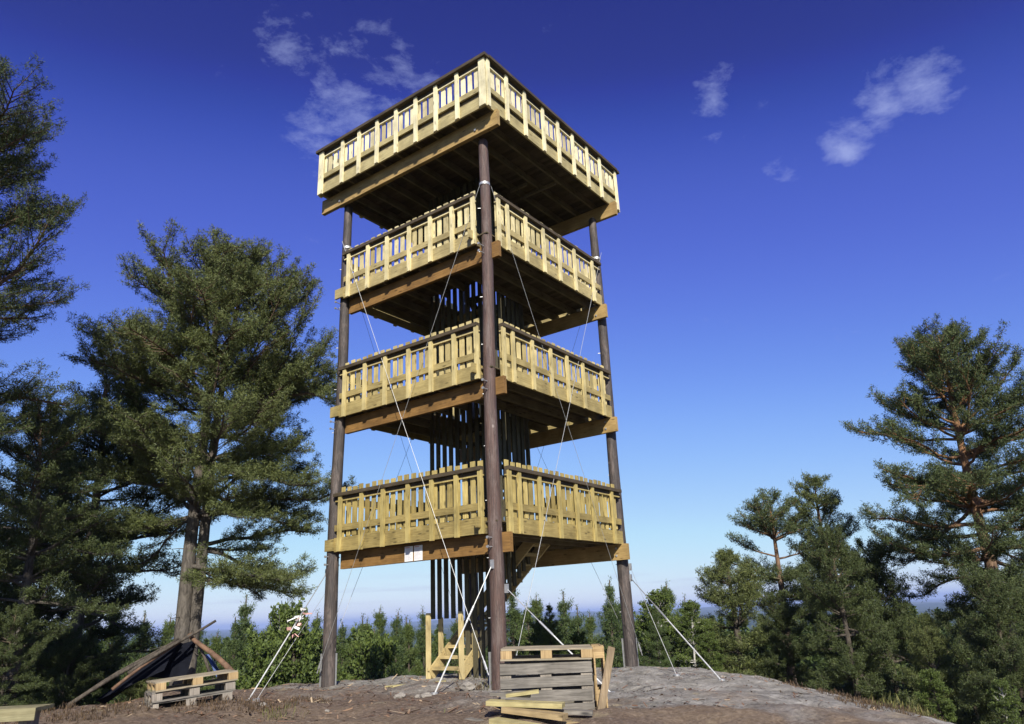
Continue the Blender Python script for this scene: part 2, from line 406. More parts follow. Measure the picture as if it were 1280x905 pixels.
# soil on the near left side, bare rock further back and on the right
side = math_n(t, 'ADD', math_n(t, 'ADD', math_n(t, 'MULTIPLY', Lf, -.34), -.35), math_n(t, 'MULTIPLY', math_n(t, 'SUBTRACT', 15.3, Df), .42))
side = math_n(t, 'ADD', side, math_n(t, 'MULTIPLY', math_n(t, 'SUBTRACT', n_big, .5), 5.0))
m_soil = math_n(t, 'MULTIPLY', side, .8, True)
ground = mix(t, m_soil, rock, soil)
m_sand = math_n(t, 'MULTIPLY', math_n(t, 'MULTIPLY', m_soil, math_n(t, 'MULTIPLY', math_n(t, 'SUBTRACT', 12.6, Df), .9, True)),
                math_n(t, 'MULTIPLY', math_n(t, 'SUBTRACT', n_big, .40), 4.0, True), True)
ground = mix(t, m_sand, ground, sand)
m_lit = math_n(t, 'MULTIPLY', math_n(t, 'SUBTRACT', noise(t, pos, 1.7, 7, .7, .5), .56), 5, True)
ground = mix(t, m_lit, ground, litter)
m_dust = math_n(t, 'MULTIPLY', math_n(t, 'MULTIPLY', math_n(t, 'SUBTRACT', noise(t, pos, .9, 6, .65, .3), .60), 12, True), math_n(t, 'MULTIPLY', math_n(t, 'SUBTRACT', 16.0, Df), 1.0, True))
ground = mix(t, math_n(t, 'MULTIPLY', m_dust, .75), ground, ramp(t, n_grit, [(.35, (.24,.19,.11)), (.65, (.46,.39,.24))]))
m_lichen = math_n(t, 'MULTIPLY', math_n(t, 'SUBTRACT', noise(t, pos, 5.5, 6, .7), .62), 9, True)
ground = mix(t, math_n(t, 'MULTIPLY', m_lichen, .6), ground, (.36, .33, .27))
# forest floor away from the knoll, then far forest
dv = nd(t, 'ShaderNodeVectorMath', operation='DISTANCE'); cc = at_DL(11, -1); dv.inputs[1].default_value = (cc[0], cc[1], 0); t.links.new(pos, dv.inputs[0])
m_for = math_n(t, 'MULTIPLY', math_n(t, 'SUBTRACT', dv.outputs['Value'], 12.5), .25, True)
floor_c = ramp(t, n_mid, [(.35, (.022,.028,.010)), (.65, (.07,.065,.03))])
ground = mix(t, m_for, ground, floor_c)
n_far = noise(t, pos, .012, 8, .7); n_far2 = noise(t, pos, .0012, 5, .6)
far_c = ramp(t, n_far, [(.35, (.018,.035,.014)), (.65, (.05,.075,.028))])
far_c = mix(t, ramp(t, n_far2, [(.58, (0, 0, 0)), (.66, (.8, .8, .8))]), far_c, (.13,.15,.07))
m_far = math_n(t, 'MULTIPLY', math_n(t, 'SUBTRACT', dv.outputs['Value'], 60), .02, True)
ground = mix(t, m_far, ground, far_c)
t.links.new(ground, b.inputs['Base Color']); b.inputs['Roughness'].default_value = .92
b.inputs['Specular IOR Level'].default_value = .2
hh = math_n(t, 'ADD', math_n(t, 'MULTIPLY', n_mid, 1.0), math_n(t, 'ADD', math_n(t, 'MULTIPLY', n_fine, .6), math_n(t, 'MULTIPLY', n_grit, .25)))
bump(t, b, hh, .06, 1)
ter = bpy.data.objects.new('ground', mesh_np('ground', V, F, gm, True)); link(ter); ter['kind'] = 'structure'

def ground_hit(px, py):
    d = pix_dir(px, py)
    for D in np.arange(6, 40, .02):
        p = CAM+d*D/(d[0]*HD[0]+d[1]*HD[1])
        if p[2] <= ground_z(p[0], p[1]): return p
    return p
# ---------------------------------------------------------------- haze
hz = MB(); hz.box((-29000, -29000, -140), (29000, 29000, 95))
hm = bpy.data.materials.new('haze'); hm.use_nodes = True; ht = hm.node_tree; ht.nodes.clear()
ho = nd(ht, 'ShaderNodeOutputMaterial'); pv = nd(ht, 'ShaderNodeVolumePrincipled')
pv.inputs['Color'].default_value = (.50, .64, 1.0, 1); pv.inputs['Density'].default_value = 1.0e-4
pv.inputs['Anisotropy'].default_value = 0
ht.links.new(pv.outputs[0], ho.inputs['Volume'])
hob = hz.build('haze', hm); hob['kind'] = 'stuff'; hob['label'] = 'thin blue haze over the distant hills'

# ================================================================ TOWER
ZO = 1.22
SX, SY = 4.84, 4.60
rw = random.Random(3)
tower = empty('observation_tower', (2.4, 2.3, 0), 'tall open wooden lookout tower with four railed platforms on round dark poles', 'lookout tower')
TO = (2.4, 2.3, 0)
def M_(): return MB(TO)
POLES = {(0,0): [(-.008,.037),(.016,.005)], (0,1): [(-.061,.007),(.014,-.044)], (1,0): [(.019,.003),(.019,-.009)], (1,1): [(0,0),(0,0)]}
TOPS = {(0,0): 11.49, (0,1): 11.55, (1,0): 11.56, (1,1): 11.55}
def pole_at(i, j, z):
    k = (z-ZO+1.2)/11.3; a, b = POLES[(i, j)]
    return np.array([i*SX+a[0]*(1-k)+b[0]*k, j*SY+a[1]*(1-k)+b[1]*k, z])
for (i, j) in POLES:
    mb = M_(); zs = np.linspace(-.6, TOPS[(i, j)], 24)
    ph = rw.random()*6
    pts = [pole_at(i, j, z)+np.array([.012*math.sin(z*.7+ph), .012*math.cos(z*.9+ph), 0]) for z in zs]
    rr = .150-.0035*(zs+.6) + .003*np.sin(zs*3+ph)
    pts.append(pts[-1]+np.array([0, 0, .05])); rr = np.append(rr, rr[-1]*.7)
    mb.tube(pts, rr, 20)
    mb.build('pole', POLE_F if (i, j) == (0, 0) else POLE_D, tower, smooth=True,
             label={(0,0): 'reddish brown front pole', (0,1): 'dark left pole', (1,0): 'dark right pole', (1,1): 'dark back pole'}[(i, j)])

LV = [(1.135, 2.738, 0), (4.218, 5.752, 1), (7.282, 8.837, 2)]
PR = .145
def railing(axis, side, a0, a1, zr0, zr1, zlo, zcap, lvl, posts, teeth, out, zpick, corner=False):
    """axis 'y': rail runs along y at x=side ; out=-1/+1 outward direction"""
    root = bpy.data.objects.new('railing', None); link(root, tower)
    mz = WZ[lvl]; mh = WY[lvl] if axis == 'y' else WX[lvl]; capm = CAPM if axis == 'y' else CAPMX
    def box(mb, s0, s1, c0, c1, z0, z1):
        if axis == 'y': mb.box((side+out*s0, c0, z0), (side+out*s1, c1, z1))
        else: mb.box((c0, side+out*s0, z0), (c1, side+out*s1, z1))
    r = M_(); box(r, -.045, 0, a0, a1, zr0, zr1); r.build('rim_board', mh, root)
    r = M_(); box(r, -.044, -.002, a0, a1, zlo-.065, zlo+.07); r.build('bottom_rail', mh, root)
    r = M_(); box(r, -.044, -.002, a0, a1, zcap-(.115 if teeth else .15), zcap-.037); r.build('top_rail', capm, root)  # dark cap wood here stands in for shade under the cap
    zb = zcap-(.117 if teeth else .152); r = M_(); box(r, -.046, .004, a0, a1, zb-.026, zb); r.build('lit_edge_strip', mz, root)  # pale strip paints the sunlit lower edge of the top rail
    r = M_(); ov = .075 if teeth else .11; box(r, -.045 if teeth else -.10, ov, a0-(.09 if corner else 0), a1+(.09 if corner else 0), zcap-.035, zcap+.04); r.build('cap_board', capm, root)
    for k, q in enumerate(posts):
        w = .049
        if corner and k in (0, len(posts)-1): w = .082
        r = M_(); dz = rw.uniform(-.012, .012)
        box(r, .002, .052, q-w, q+w, zr0-.012+dz, zcap-.037)
        r.build('post', mz, root)
    r = M_(); pitch = .201; q = a0+.03
    while q+.12 < a1:
        w = .122+rw.uniform(-.012, .012); j = rw.uniform(-.012, .012)
        top = zcap+(teeth+.03+rw.uniform(-.015, .02) if teeth else -.042)
        box(r, -.072, -.048, q+j, q+j+w, zpick+rw.uniform(-.02, .02), top)
        q += pitch
    r.build('picket_panel', mz, root)
    if not teeth:
        r = M_(); box(r, -.105, -.076, a0+.05, a1-.05, zr1-.06, zlo-.005); r.build('kick_board', JOISTX, root)
    return root
def deck(x0, x1, y0, y1, zj, hj, joists, lvl, hole, notch=True):
    fl = bpy.data.objects.new('floor', None); link(fl, tower)
    for y in joists:
        xs = [(x0+.05, x1-.05)]
        if hole[2]-.03 < y < hole[3]+.03: xs = [(x0+.05, hole[0]), (hole[1], x1-.05)]
        for a, c in xs:
            r = M_(); r.box((a, y-.024, zj), (c, y+.024, zj+hj)); r.build('joist', JOISTX, fl)
    r = M_(); x = x0+.02
    while x < x1-.1:
        w = .115
        segs = [(y0+.02, y1-.02)]
        if hole[0]-.05 < x < hole[1]: segs = [(y0+.02, hole[2]), (hole[3], y1-.02)]
        for a, c in segs:
            r.box((x, a, zj+hj+.001), (x+w, c, zj+hj+.029))
        x += w+.006
    r.build('deck_boards', DECKY, fl)
HOLE = (1.55, 3.30, 1.42, 3.25)
LP = [.20, .81, 1.47, 2.14, 2.88, 3.55, 4.25]
RP = [.22, .54, 1.25, 1.97, 2.65, 3.36, 4.25]
for b0, cap, lv in LV:
    b0 += ZO; cap += ZO
    bh = .365; zj = b0+bh; hj = .20
    zr0, zr1, zlo = b0+.36, b0+.665, b0+.875
    # main beams on the inner side of the poles
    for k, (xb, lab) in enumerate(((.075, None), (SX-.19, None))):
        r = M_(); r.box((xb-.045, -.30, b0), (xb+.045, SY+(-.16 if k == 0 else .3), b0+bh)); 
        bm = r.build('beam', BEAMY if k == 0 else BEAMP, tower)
        for yy in (0, SY):
            for zz in (.10, .27):
                bt = M_(); s = -1 if k == 0 else -1
                bt.tube([(xb-.045-.30 if k == 0 else xb-.075, yy, b0+zz), (xb+.06 if k == 0 else xb-.04, yy, b0+zz)], .011, 8)
                if k == 0: bt.tube([(xb-.045-.315, yy, b0+zz), (xb-.045-.29, yy, b0+zz)], .028, 6)
                else: bt.tube([(xb-.058, yy, b0+zz), (xb-.046, yy, b0+zz)], .03, 6)
                bt.build('bolt', GALV, bm)
    js = [.22, .78, 1.36, 1.95, 2.52, 3.10, 3.70, 4.30]
    deck(-.12, SX+.12, -.12, SY+.12, zj, hj, js, lv, HOLE)
    r = M_(); r.box((-.34, .19, zj+.10), (.1, .24, zj+.30)); r.build('joist_end', WX[lv], tower)
    r = M_(); r.box((-.222, 4.42, zj+.02), (-.172, 4.70, zj+.27)); r.build('rim_end', WY[lv], tower)
    railing('y', -.17, PR+.01, SY-PR, zr0, zr1, zlo, cap, lv, LP, .135, -1, b0+.68)
    railing('x', -.17, PR+.02, SX-PR-.01, zr0, zr1, zlo, cap, lv, RP, .135, -1, b0+.68)
    railing('y', SX+.17, PR, SY-PR, zr0, zr1, zlo, cap, lv, LP, .135, 1, b0+.68)
    railing('x', SY+.17, PR, SX-PR, zr0, zr1, zlo, cap, lv, RP, .135, 1, b0+.68)
# top platform
tb = 10.31+ZO
for k, xb in enumerate((-.21, SX+.12)):
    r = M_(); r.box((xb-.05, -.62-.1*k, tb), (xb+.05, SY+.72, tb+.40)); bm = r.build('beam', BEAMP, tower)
    for yy in (0, SY):
        bt = M_(); bt.tube([(xb-.08, yy, tb+.12), (xb-.04, yy, tb+.12)], .03, 6); bt.build('bolt', GALV, bm)
js = [-.50, -.02, .55, 1.13, 1.70, 2.30, 2.88, 3.45, 4.05, 4.60, 5.06]
deck(-.55, SX+.60, -.55, 5.10, tb+.40, .20, js, 3, (2.9, 2.901, 1.50, 1.501))
x0, x1, y0, y1 = -.55, SX+.60, -.55, 5.10
tz0, tz1, tlo, tcap = tb+.37, tb+.66, tb+.89, 12.02+ZO-.045
PYs = [-.48, .26, .92, 1.57, 2.23, 2.90, 3.56, 4.19, 5.03]
PXs = [-.48, .21, .93, 1.70, 2.38, 3.08, 3.80, 4.48, 5.36]
railing('y', x0, y0+.002, y1-.002, tz0, tz1, tlo, tcap, 3, PYs, 0, -1, tlo+.02, True)
railing('x', y0, x0+.05, x1-.05, tz0+.001, tz1, tlo, tcap+.001, 3, PXs, 0, -1, tlo+.02)
railing('y', x1, y0+.002, y1-.002, tz0, tz1, tlo, tcap, 3, PYs, 0, 1, tlo+.02, True)
railing('x', y1, x0+.05, x1-.05, tz0+.001, tz1, tlo, tcap+.001, 3, PXs, 0, 1, tlo+.02)
# trimmer pair under the top floor
for a_, b_ in (((2.55, .6, tb+.30), (2.60, 1.13, tb+.395)), ((3.0, .0, tb+.30), (3.05, 1.13, tb+.395))):
    r = M_(); r.box(a_, b_); r.build('trimmer', JOISTX, tower)

# ---- stair core
core = bpy.data.objects.new('stair_core', None); link(core, tower)
CX0, CX1, CY0, CY1 = 1.60, 3.25, 1.46, 3.17
def slats(c, x, y, z0, z1, ax, mb):
    w = .055
    if ax == 'y': mb.box((x-.018, y-w, z0), (x+.018, y+w, z1))
    else: mb.box((x-w, y-.018, z0), (x+w, y+.018, z1))
tops = [b0+ZO+.37 for b0, _, _ in LV]+[tb+.4]
ztop_core = tb+.40
for face in range(4):
    mb = M_()
    n = 9
    for k in range(n):
        if face == 0:
            y = CY1-.06-k*.201
            z0 = 1.22 if y > 2.2 else .02
            slats(k, CX0, y, z0, ztop_core, 'y', mb)
        elif face == 1:
            x = CX0+.12+k*.19
            if x < CX1-.05: slats(k, x, CY0, (.05 if x < 1.9 else 1.35+(x-1.9)*.85), ztop_core, 'x', mb)
        elif face == 2:
            if CY1-.10-k*.201 < 2.2: slats(k, CX1, CY1-.10-k*.201, .1 if k < 2 else 2.35-(CY1-.10-k*.201-1.46)*1.0, ztop_core, 'y', mb)
        else:
            x = CX0+.12+k*.19
            pass
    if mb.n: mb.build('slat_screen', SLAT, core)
def flight(p0, d, side, n, rise, run, width, mat):
    """p0 start bottom, d unit dir (x,y), side unit dir of width"""
    root = bpy.data.objects.new('stair_flight', None); link(root, tower)
    p0 = np.array(p0, float); d = np.array([*d, 0.]); s = np.array([*side, 0.])
    end = p0+d*run*n+np.array([0, 0, rise*n])
    for q in (0.0, width):
        r = M_(); r.bar(p0+s*q+np.array([0, 0, .02]), end+s*q+np.array([0, 0, .02]), .045, .24); r.build('stringer', mat, root)
    for k in range(n):
        r = M_(); c = p0+d*run*(k+.5)+np.array([0, 0, rise*(k+.72)])
        r.bar(c+s*.03, c+s*(width-.03), .25, .062, (0, 0, 1)); r.build('tread', mat, root)
    return root
def newels(pts, mat, hs):
    for (x, y, z), h in zip(pts, hs):
        r = M_(); r.box((x-.024, y-.055, z), (x+.024, y+.055, z+h)); r.build('newel_post', mat, tower)
f0 = flight((1.24, 2.02, .08), (1, 0), (0, 1), 5, .205, .26, .84, STAIRW)
newels([(1.22, 2.90, .03), (1.62, 2.90, .45), (1.22, 1.97, .03), (1.66, 1.97, .40)], STAIRZ, (1.32, .80, 1.32, .85))
r = M_(); r.box((2.52, 2.20, 1.10), (CX1-.03, 3.06, 1.15)); r.build('landing', STAIRW, tower)
flight((3.20, 2.90, 1.15), (0, -1), (-1, 0), 8, .205, .235, .62, STAIRW)
for b0, cap, lv in LV:
    z = b0+ZO+.60
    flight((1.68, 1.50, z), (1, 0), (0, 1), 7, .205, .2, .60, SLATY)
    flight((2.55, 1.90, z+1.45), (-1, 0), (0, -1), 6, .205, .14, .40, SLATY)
    r = M_(); r.box((CX0+.15, 1.55, z+2.3), (CX1-.9, 2.5, z+2.35)); r.build('landing', STAIRW, tower)
    r = M_(); r.bar((1.75, 1.6, z+1.9), (2.2, 2.3, z+1.2), .03, .09); r.build('handrail', STAIRZ, tower)

# ---- long diagonal bracing wires on all four faces
def wire(p0, p1, rad, mat, name='brace_wire', parent=tower, off=TO):
    mb = MB(off); mb.tube([p0, (np.array(p0)+np.array(p1))/2-np.array([0, 0, .03]), p1], rad, 5); return mb.build(name, mat, parent)
def tbuckle(p, q, parent, off=TO, mat=None, ln=.35, r=.022):
    p = np.array(p, float); q = np.array(q, float); d = (q-p)/np.linalg.norm(q-p)
    mb = MB(off); mb.tube([p, p+d*ln*.3], .012, 6); mb.tube([p+d*ln*.28, p+d*ln*.72], r, 6); mb.tube([p+d*ln*.7, p+d*ln], .012, 6)
    return mb.build('turnbuckle', mat or GALV, parent)
zt = 10.35
faces = [((0,0),(0,1),(-.30,0),0),((0,0),(1,0),(0,-.30),1),((0,1),(1,1),(0,.2),2),((1,0),(1,1),(.2,0),3)]
for a, bb, o, k in faces:
    A = pole_at(*a, .25)+np.array([*o, 0]); B = pole_at(*bb, .25)+np.array([*o, 0])
    At = pole_at(*a, zt)+np.array([o[0]*.6, o[1]*.6, -.1]); Bt = pole_at(*bb, zt+.15)+np.array([o[0]*.6, o[1]*.6, 0])
    w = wire(At, B, .0042, WIRE if k < 2 else WIRED); tbuckle(B, At, w)
    w = wire(Bt, A, .0052 if k < 2 else .0042, WIRE if k < 2 else WIRED); tbuckle(A, Bt, w)
# clamps, straps round the poles
for (i, j) in POLES:
    for zc in (zt,):
        mb = M_(); c = pole_at(i, j, zc); mb.tube([c-np.array([0,0,.03]), c+np.array([0,0,.03])], .150-.0035*(zc+.6)+.012, 18); mb.build('clamp', GALV, tower)
    for sgn in (-1, 1):
        c = pole_at(i, j, 0); dd = np.array([RD[0], RD[1], 0])*sgn*.155
        mb = M_(); mb.bar(c+dd+np.array([0,0,-.1]), c+dd*1.0+np.array([0,0,.62]), .02, .05); mb.build('foot_strap', GALV, tower)
    # step bolts up the pole
    for z in np.arange(1.2, 10.6, 1.07):
        mb = M_(); c = pole_at(i, j, z); dd = -np.array([RD[0], RD[1], 0])
        mb.tube([c+dd*.10, c+dd*(.165)], .010, 5); mb.build('step_bolt', GALV, tower)

# notices on the lowest beam
LABN = ['white printed notice, the left one of the pair on the lowest beam', 'white printed notice with reddish heading, right one of the pair on the lowest beam']
for k, yc in enumerate((2.32, 2.05)):
    loc = np.array([.03-.010, yc, 1.135+ZO+.16])
    e = empty('notice_sheet', loc, LABN[k], 'notice', 'paper notices on the tower beam')
    mb = MB(); mb.box((-.004, -.115, -.15), (.004, .115, .15)); mb.build('sheet', PAPER, e)
    mb = MB(); q = .11
    rr2 = random.Random(k)
    while q > -.13:
        w = rr2.uniform(.05, .095); mb.box((-.0065, .095-2*w, q), (-.0045, .095, q+.006)); q -= .021
    mb.build('print', INK, e)
    mb = MB(); mb.box((-.0066, -.03, .122), (-.0046, .095, .138)); mb.build('heading', INKR, e)

# ================================================================ GUY RODS
def guy(p_top, p_g, label, rad=.012, ribbon=False, double=False):
    p_g = np.array([p_g[0], p_g[1], ground_z(*p_g[:2])]); p_top = np.array(p_top, float)
    e = empty('guy_rod', p_g, label, 'guy rod', 'bracing rods anchored to the rock round the tower'); off = p_g
    d = p_top-p_g; L = np.linalg.norm(d); d /= L
    mb = MB(off); mb.tube([p_g-d*.15, p_g+d*L*.55], rad, 8); mb.build('rod', WHITE, e)
    mb = MB(off); mb.tube([p_g+d*L*.53, p_g+d*L*.66], rad*1.5, 8); mb.build('turnbuckle', GALV, e)
    mb = MB(off); mb.tube([p_g+d*L*.64, p_top], rad*.75, 8); mb.build('upper_rod', WIRE, e)
    mb = MB(off); mb.box(p_top-np.array([.03,.03,.08]), p_top+np.array([.03,.03,.08])); mb.build('bracket', GALV, e)
    mb = MB(off); mb.tube([p_g+np.array([0,0,-.05]), p_g+np.array([0,0,.03])], .06, 10); mb.build('anchor_plate', GALV, e)
    if ribbon:
        rr3 = np.random.default_rng(2)
        for m_, nm in ((RIBR, 'red_tape'), (PAPER, 'white_tape')):
            mb = MB(off)
            for k in range(9):
                c = p_g+d*L*rr3.uniform(.46, .62)+rr3.normal(0, .05, 3)
                q = c+rr3.normal(0, .11, 3)*np.array([1, 1, .25]); mid = (c+q)/2+rr3.normal(0, .04, 3)
                wv = np.array([0, 0, .012]) + rr3.normal(0, .01, 3)
                mb.add([c-wv, c+wv, mid+wv, mid-wv, q-wv*.6, q+wv*.6], [(0,1,2,3),(3,2,5,4)])
            mb.build(nm, m_, e)
    return e
cdir = lambda a: np.array([math.cos(a), math.sin(a)])
guy((-.10, SY+.13, 2.30), at_DL(13.7, -4.78), 'white rod with red and white tape, left of the tower', ribbon=True)
guy((-.02, SY+.17, 1.95), at_DL(13.9, -4.70), 'thin rod just behind the taped one left of the tower', rad=.0045)
guy((-.15, .0, 2.14), ground_hit(543, 868)[:2], 'white rod from the reddish front pole to the bare soil in front of the stairs', .014)
guy((.05, -.16, 1.70), (.15, -2.15), 'white rod right of the front pole running down behind the pallet stack', .013)
guy((SX+.05, -.16, 1.95), ground_hit(902, 851)[:2], 'white rod from the right pole down to the open rock', .013)
guy((SX+.1, -.15, 2.2), ground_hit(846, 845)[:2], 'thin grey rod reaching the crest beside the long white rod', .005)

# ================================================================ PALLETS
def pallet(label, group, mtop, mblk, loc, name='wooden_pallet'):
    e = empty(name, loc, label, 'pallet', group)
    W, Dp = 1.2, .8; jr = random.Random(label); J = lambda a=.008: jr.uniform(-a, a)
    for k in range(5):
        y = -Dp/2+ (.145/2) + k*(Dp-.145)/4; w = .135 if k % 2 == 0 else .115
        w += J(.012); mb = MB(); mb.bar((-W/2+J(.015), y+J(), .133+J(.002)), (W/2+J(.015), y+J(), .133+J(.002)), w, .021); mb.build('top_board', mtop, e)
    for x in (-W/2+.0725, 0, W/2-.0725):
        mb = MB(); mb.box((x-.0725, -Dp/2, .100), (x+.0725, Dp/2, .1215)); mb.build('stringer_board', mblk, e)
        for y in (-Dp/2+.05, 0, Dp/2-.05):
            mb = MB(); mb.box((x-.0725, y-.05, .022), (x+.0725, y+.05, .0995)); mb.build('block', mblk, e)
    for y in (-Dp/2+.05, 0, Dp/2-.05):
        mb = MB(); mb.bar((-W/2+J(.012), y+J(), .0107), (W/2+J(.012), y+J(), .0107), .10, .0214); mb.build('bottom_board', mtop, e)
    return e
# pallets at left: stack of two and a half
def world_of(px, py, D):
    d = pix_dir(px, py); tt = D/(d[0]*HD[0]+d[1]*HD[1]); return CAM+d*tt
pc = at_DL(12.6, -5.35)
ang = math.atan2(RD[1], RD[0])
zg = ground_z(*pc)-.03
labs = ['weathered grey pallet at the bottom of the low stack by the twin pine', 'grey brown pallet in the middle of the low stack by the twin pine', 'pale yellow pallet on top of the low stack by the twin pine']
for k in range(3):
    e = pallet(labs[k], 'pallets stacked by the twin pine', PALETOP if k == 2 else GREYX, YELLOWZ if k == 2 else GREYZ, (pc[0]+.02*k, pc[1]-.02*k, zg+k*.147))
    e.rotation_euler = (math.radians(-1), math.radians(-4), ang+math.radians(32)+.02*k)
# pallet pile in front of the tower
P0 = world_of(626, 822, 10.3); P1 = world_of(740, 818, 10.3)
base = at_DL(10.72, .30)
gz0 = ground_z(*base)
topz = CAM[2]-.42
fa = ang+math.radians(-3)
ex = np.array([math.cos(fa), math.sin(fa), 0]); ey = np.array([-math.sin(fa), math.cos(fa), 0]); 
if ey@np.array([HD[0], HD[1], 0]) < 0: ey = -ey
c0 = np.array([base[0], base[1], 0])
def on(xl, yl, z): return c0+ex*xl+ey*yl+np.array([0, 0, z])
zfl = topz-.144
e = pallet('brown topped pallet lying flat on top of the pile before the tower', 'pallets piled before the tower', PALETOP, YELLOWZ, tuple(on(0, 0, zfl)))
e.rotation_euler = (math.radians(.5), math.radians(1.0), fa)
# grey pallets standing on edge, deck towards the camera
e = pallet('grey weathered pallet standing on edge, facing front under the top pallet', 'pallets piled before the tower', GREYX, GREYZ, tuple(on(-.02, -.22, zfl-.43)))
e.rotation_euler = (math.radians(90), 0, fa)
e = pallet('grey pallet on edge at the back of the pile before the tower', 'pallets piled before the tower', GREYX, GREYZ, tuple(on(.0, .38, zfl-.43)))
e.rotation_euler = (math.radians(90), 0, fa)
e = pallet('grey pallet lying lowest in the pile before the tower', 'pallets piled before the tower', GREYX, GREYZ, tuple(on(.0, .0, zfl-.985)))
e.rotation_euler = (0, 0, fa)
e = pallet('yellow brown pallet standing upright at the right end of the pile before the tower', 'pallets piled before the tower', YELLOWZ, YELLOWZ, tuple(on(.615, .06, zfl-.46)))
e.rotation_euler = (0, math.radians(90), fa)
q0 = on(.56, -.50, zfl-.98); q1 = on(.86, -.36, topz-.02)
e = empty('leaning_plank', q0, 'long worn brown plank leaning on the right end of the pallet pile', 'plank')
mb = MB(q0); mb.bar(q0, q1, .03, .10, (.9, -.3, .2)); mb.build('plank', wood('worn_brown_plank', (.36,.28,.18), (.22,.16,.10), 'z'), e)

def plank_thing(c, length, w, h, az, tilt, label, mat, group, roll=0):
    o = MB(); o.box((-length/2, -w/2, -h/2), (length/2, w/2, h/2))
    ob = o.build('plank', mat); ob.location = tuple(c); ob.rotation_euler = (roll, tilt, az)
    tag(ob, label, 'plank', group); return ob
def gp(D, L, dz): 
    L -= .05; D -= .42; dz -= .05; q = at_DL(D, L); return (q[0], q[1], ground_z(*q)+dz)
plk = [(10.02, .08, .30, 1.15, .19, .045, -12, 3, 'broad pale green plank lying on top of the heap before the pallets', PLANKG),
       (9.85, .18, .235, .95, .17, .05, -22, 6, 'yellowish plank jutting forward under the broad plank', YELLOW),
       (9.75, -.05, .16, .80, .15, .05, -38, 4, 'short greenish plank end lowest in the heap', PLANKG),
       (10.20, .35, .22, 1.35, .12, .04, -8, 4, 'long brown plank behind the broad green one', GREYX),
       (10.22, -.10, .36, .62, .10, .03, -6, 4, 'short grey brown plank at the top left of the heap', GREYX),
       (10.12, .05, .405, .50, .11, .03, -2, -5, 'small pale offcut lying highest in the heap', PLANKG),
       (10.1, -.32, .12, .9, .14, .045, -30, 2, 'dark weathered plank at the left foot of the heap', GREYX),
       (9.95, .45, .12, 1.0, .16, .05, 10, 2, 'grey brown plank at the right foot of the heap', YELLOW)]
for D, L, dz, ln, w, h, a, ti, lab, m in plk:
    plank_thing(gp(D, L-.05, dz-.10), ln*.80, w*1.15, h*1.2, ang+math.radians(a), math.radians(ti), lab, m, 'loose planks before the pallets')
# flat pale plank on the ground, middle distance
plank_thing(gp(15.6, -2.05, .03), 1.15, .22, .05, ang+math.radians(4), math.radians(-2), 'flat yellowish plank lying on the soil between the left pole and the stairs', PLANKG, 'loose planks on the knoll')
# timber table at the left edge
q = gp(10.6, -6.85, 0)
e = empty('plank_bench', q, 'low bench of pale yellow planks at the left edge', 'bench', None, ang+math.radians(6))
for k in range(3):
    mb = MB(); mb.box((-.95, -.2+k*.15, .30), (.72, -.06+k*.15, .345)); mb.build('seat_plank', BENCHW, e)
mb = MB(); mb.box((-.95, -.235, .20), (.72, -.203, .343)); mb.build('front_board', BENCHW, e)
for x in (-.7, .5):
    mb = MB(); mb.box((x, -.15, -.1), (x+.1, .15, .298)); mb.build('leg', GREYZ, e)

# ================================================================ TREES
class Buf:
    def __init__(s): s.V = []; s.F = []; s.n = 0
    def tube(s, pts, rad, n):
        m = MB(); m.tube(pts, rad, n, False)
        v = m.v[0]; f = np.array(m.f, dtype=np.int64)
        s.V.append(v); s.F.append(f+s.n); s.n += len(v)
    def mesh(s, name, mat): return mesh_np(name, np.concatenate(s.V), np.concatenate(s.F), mat, True)
def tuft_mesh(name, P, Dv, rng, mat, n=12, ln=.13, wd=.02, spread=.9, upb=.35, jit=.42):
    P = np.asarray(P); Dv = np.asarray(Dv); k = len(P)
    d = np.repeat(Dv, n, 0) + rng.normal(0, spread, (k*n, 3)); d[:, 2] += upb
    d /= np.linalg.norm(d, axis=1)[:, None]+1e-9
    base = np.repeat(P, n, 0)+rng.normal(0, ln*jit, (k*n, 3))
    s = np.cross(d, rng.normal(0, 1, (k*n, 3))); s /= np.linalg.norm(s, axis=1)[:, None]+1e-9
    L = ln*rng.uniform(.6, 1.25, (k*n, 1)); W = wd*rng.uniform(.7, 1.3, (k*n, 1))/2
    V = np.stack([base-s*W*.5, base+d*L*.5-s*W, base+d*L, base+d*L*.5+s*W], 1).reshape(-1, 3)
    F = np.arange(k*n*4).reshape(-1, 4)
    return mesh_np(name, V, F, mat)
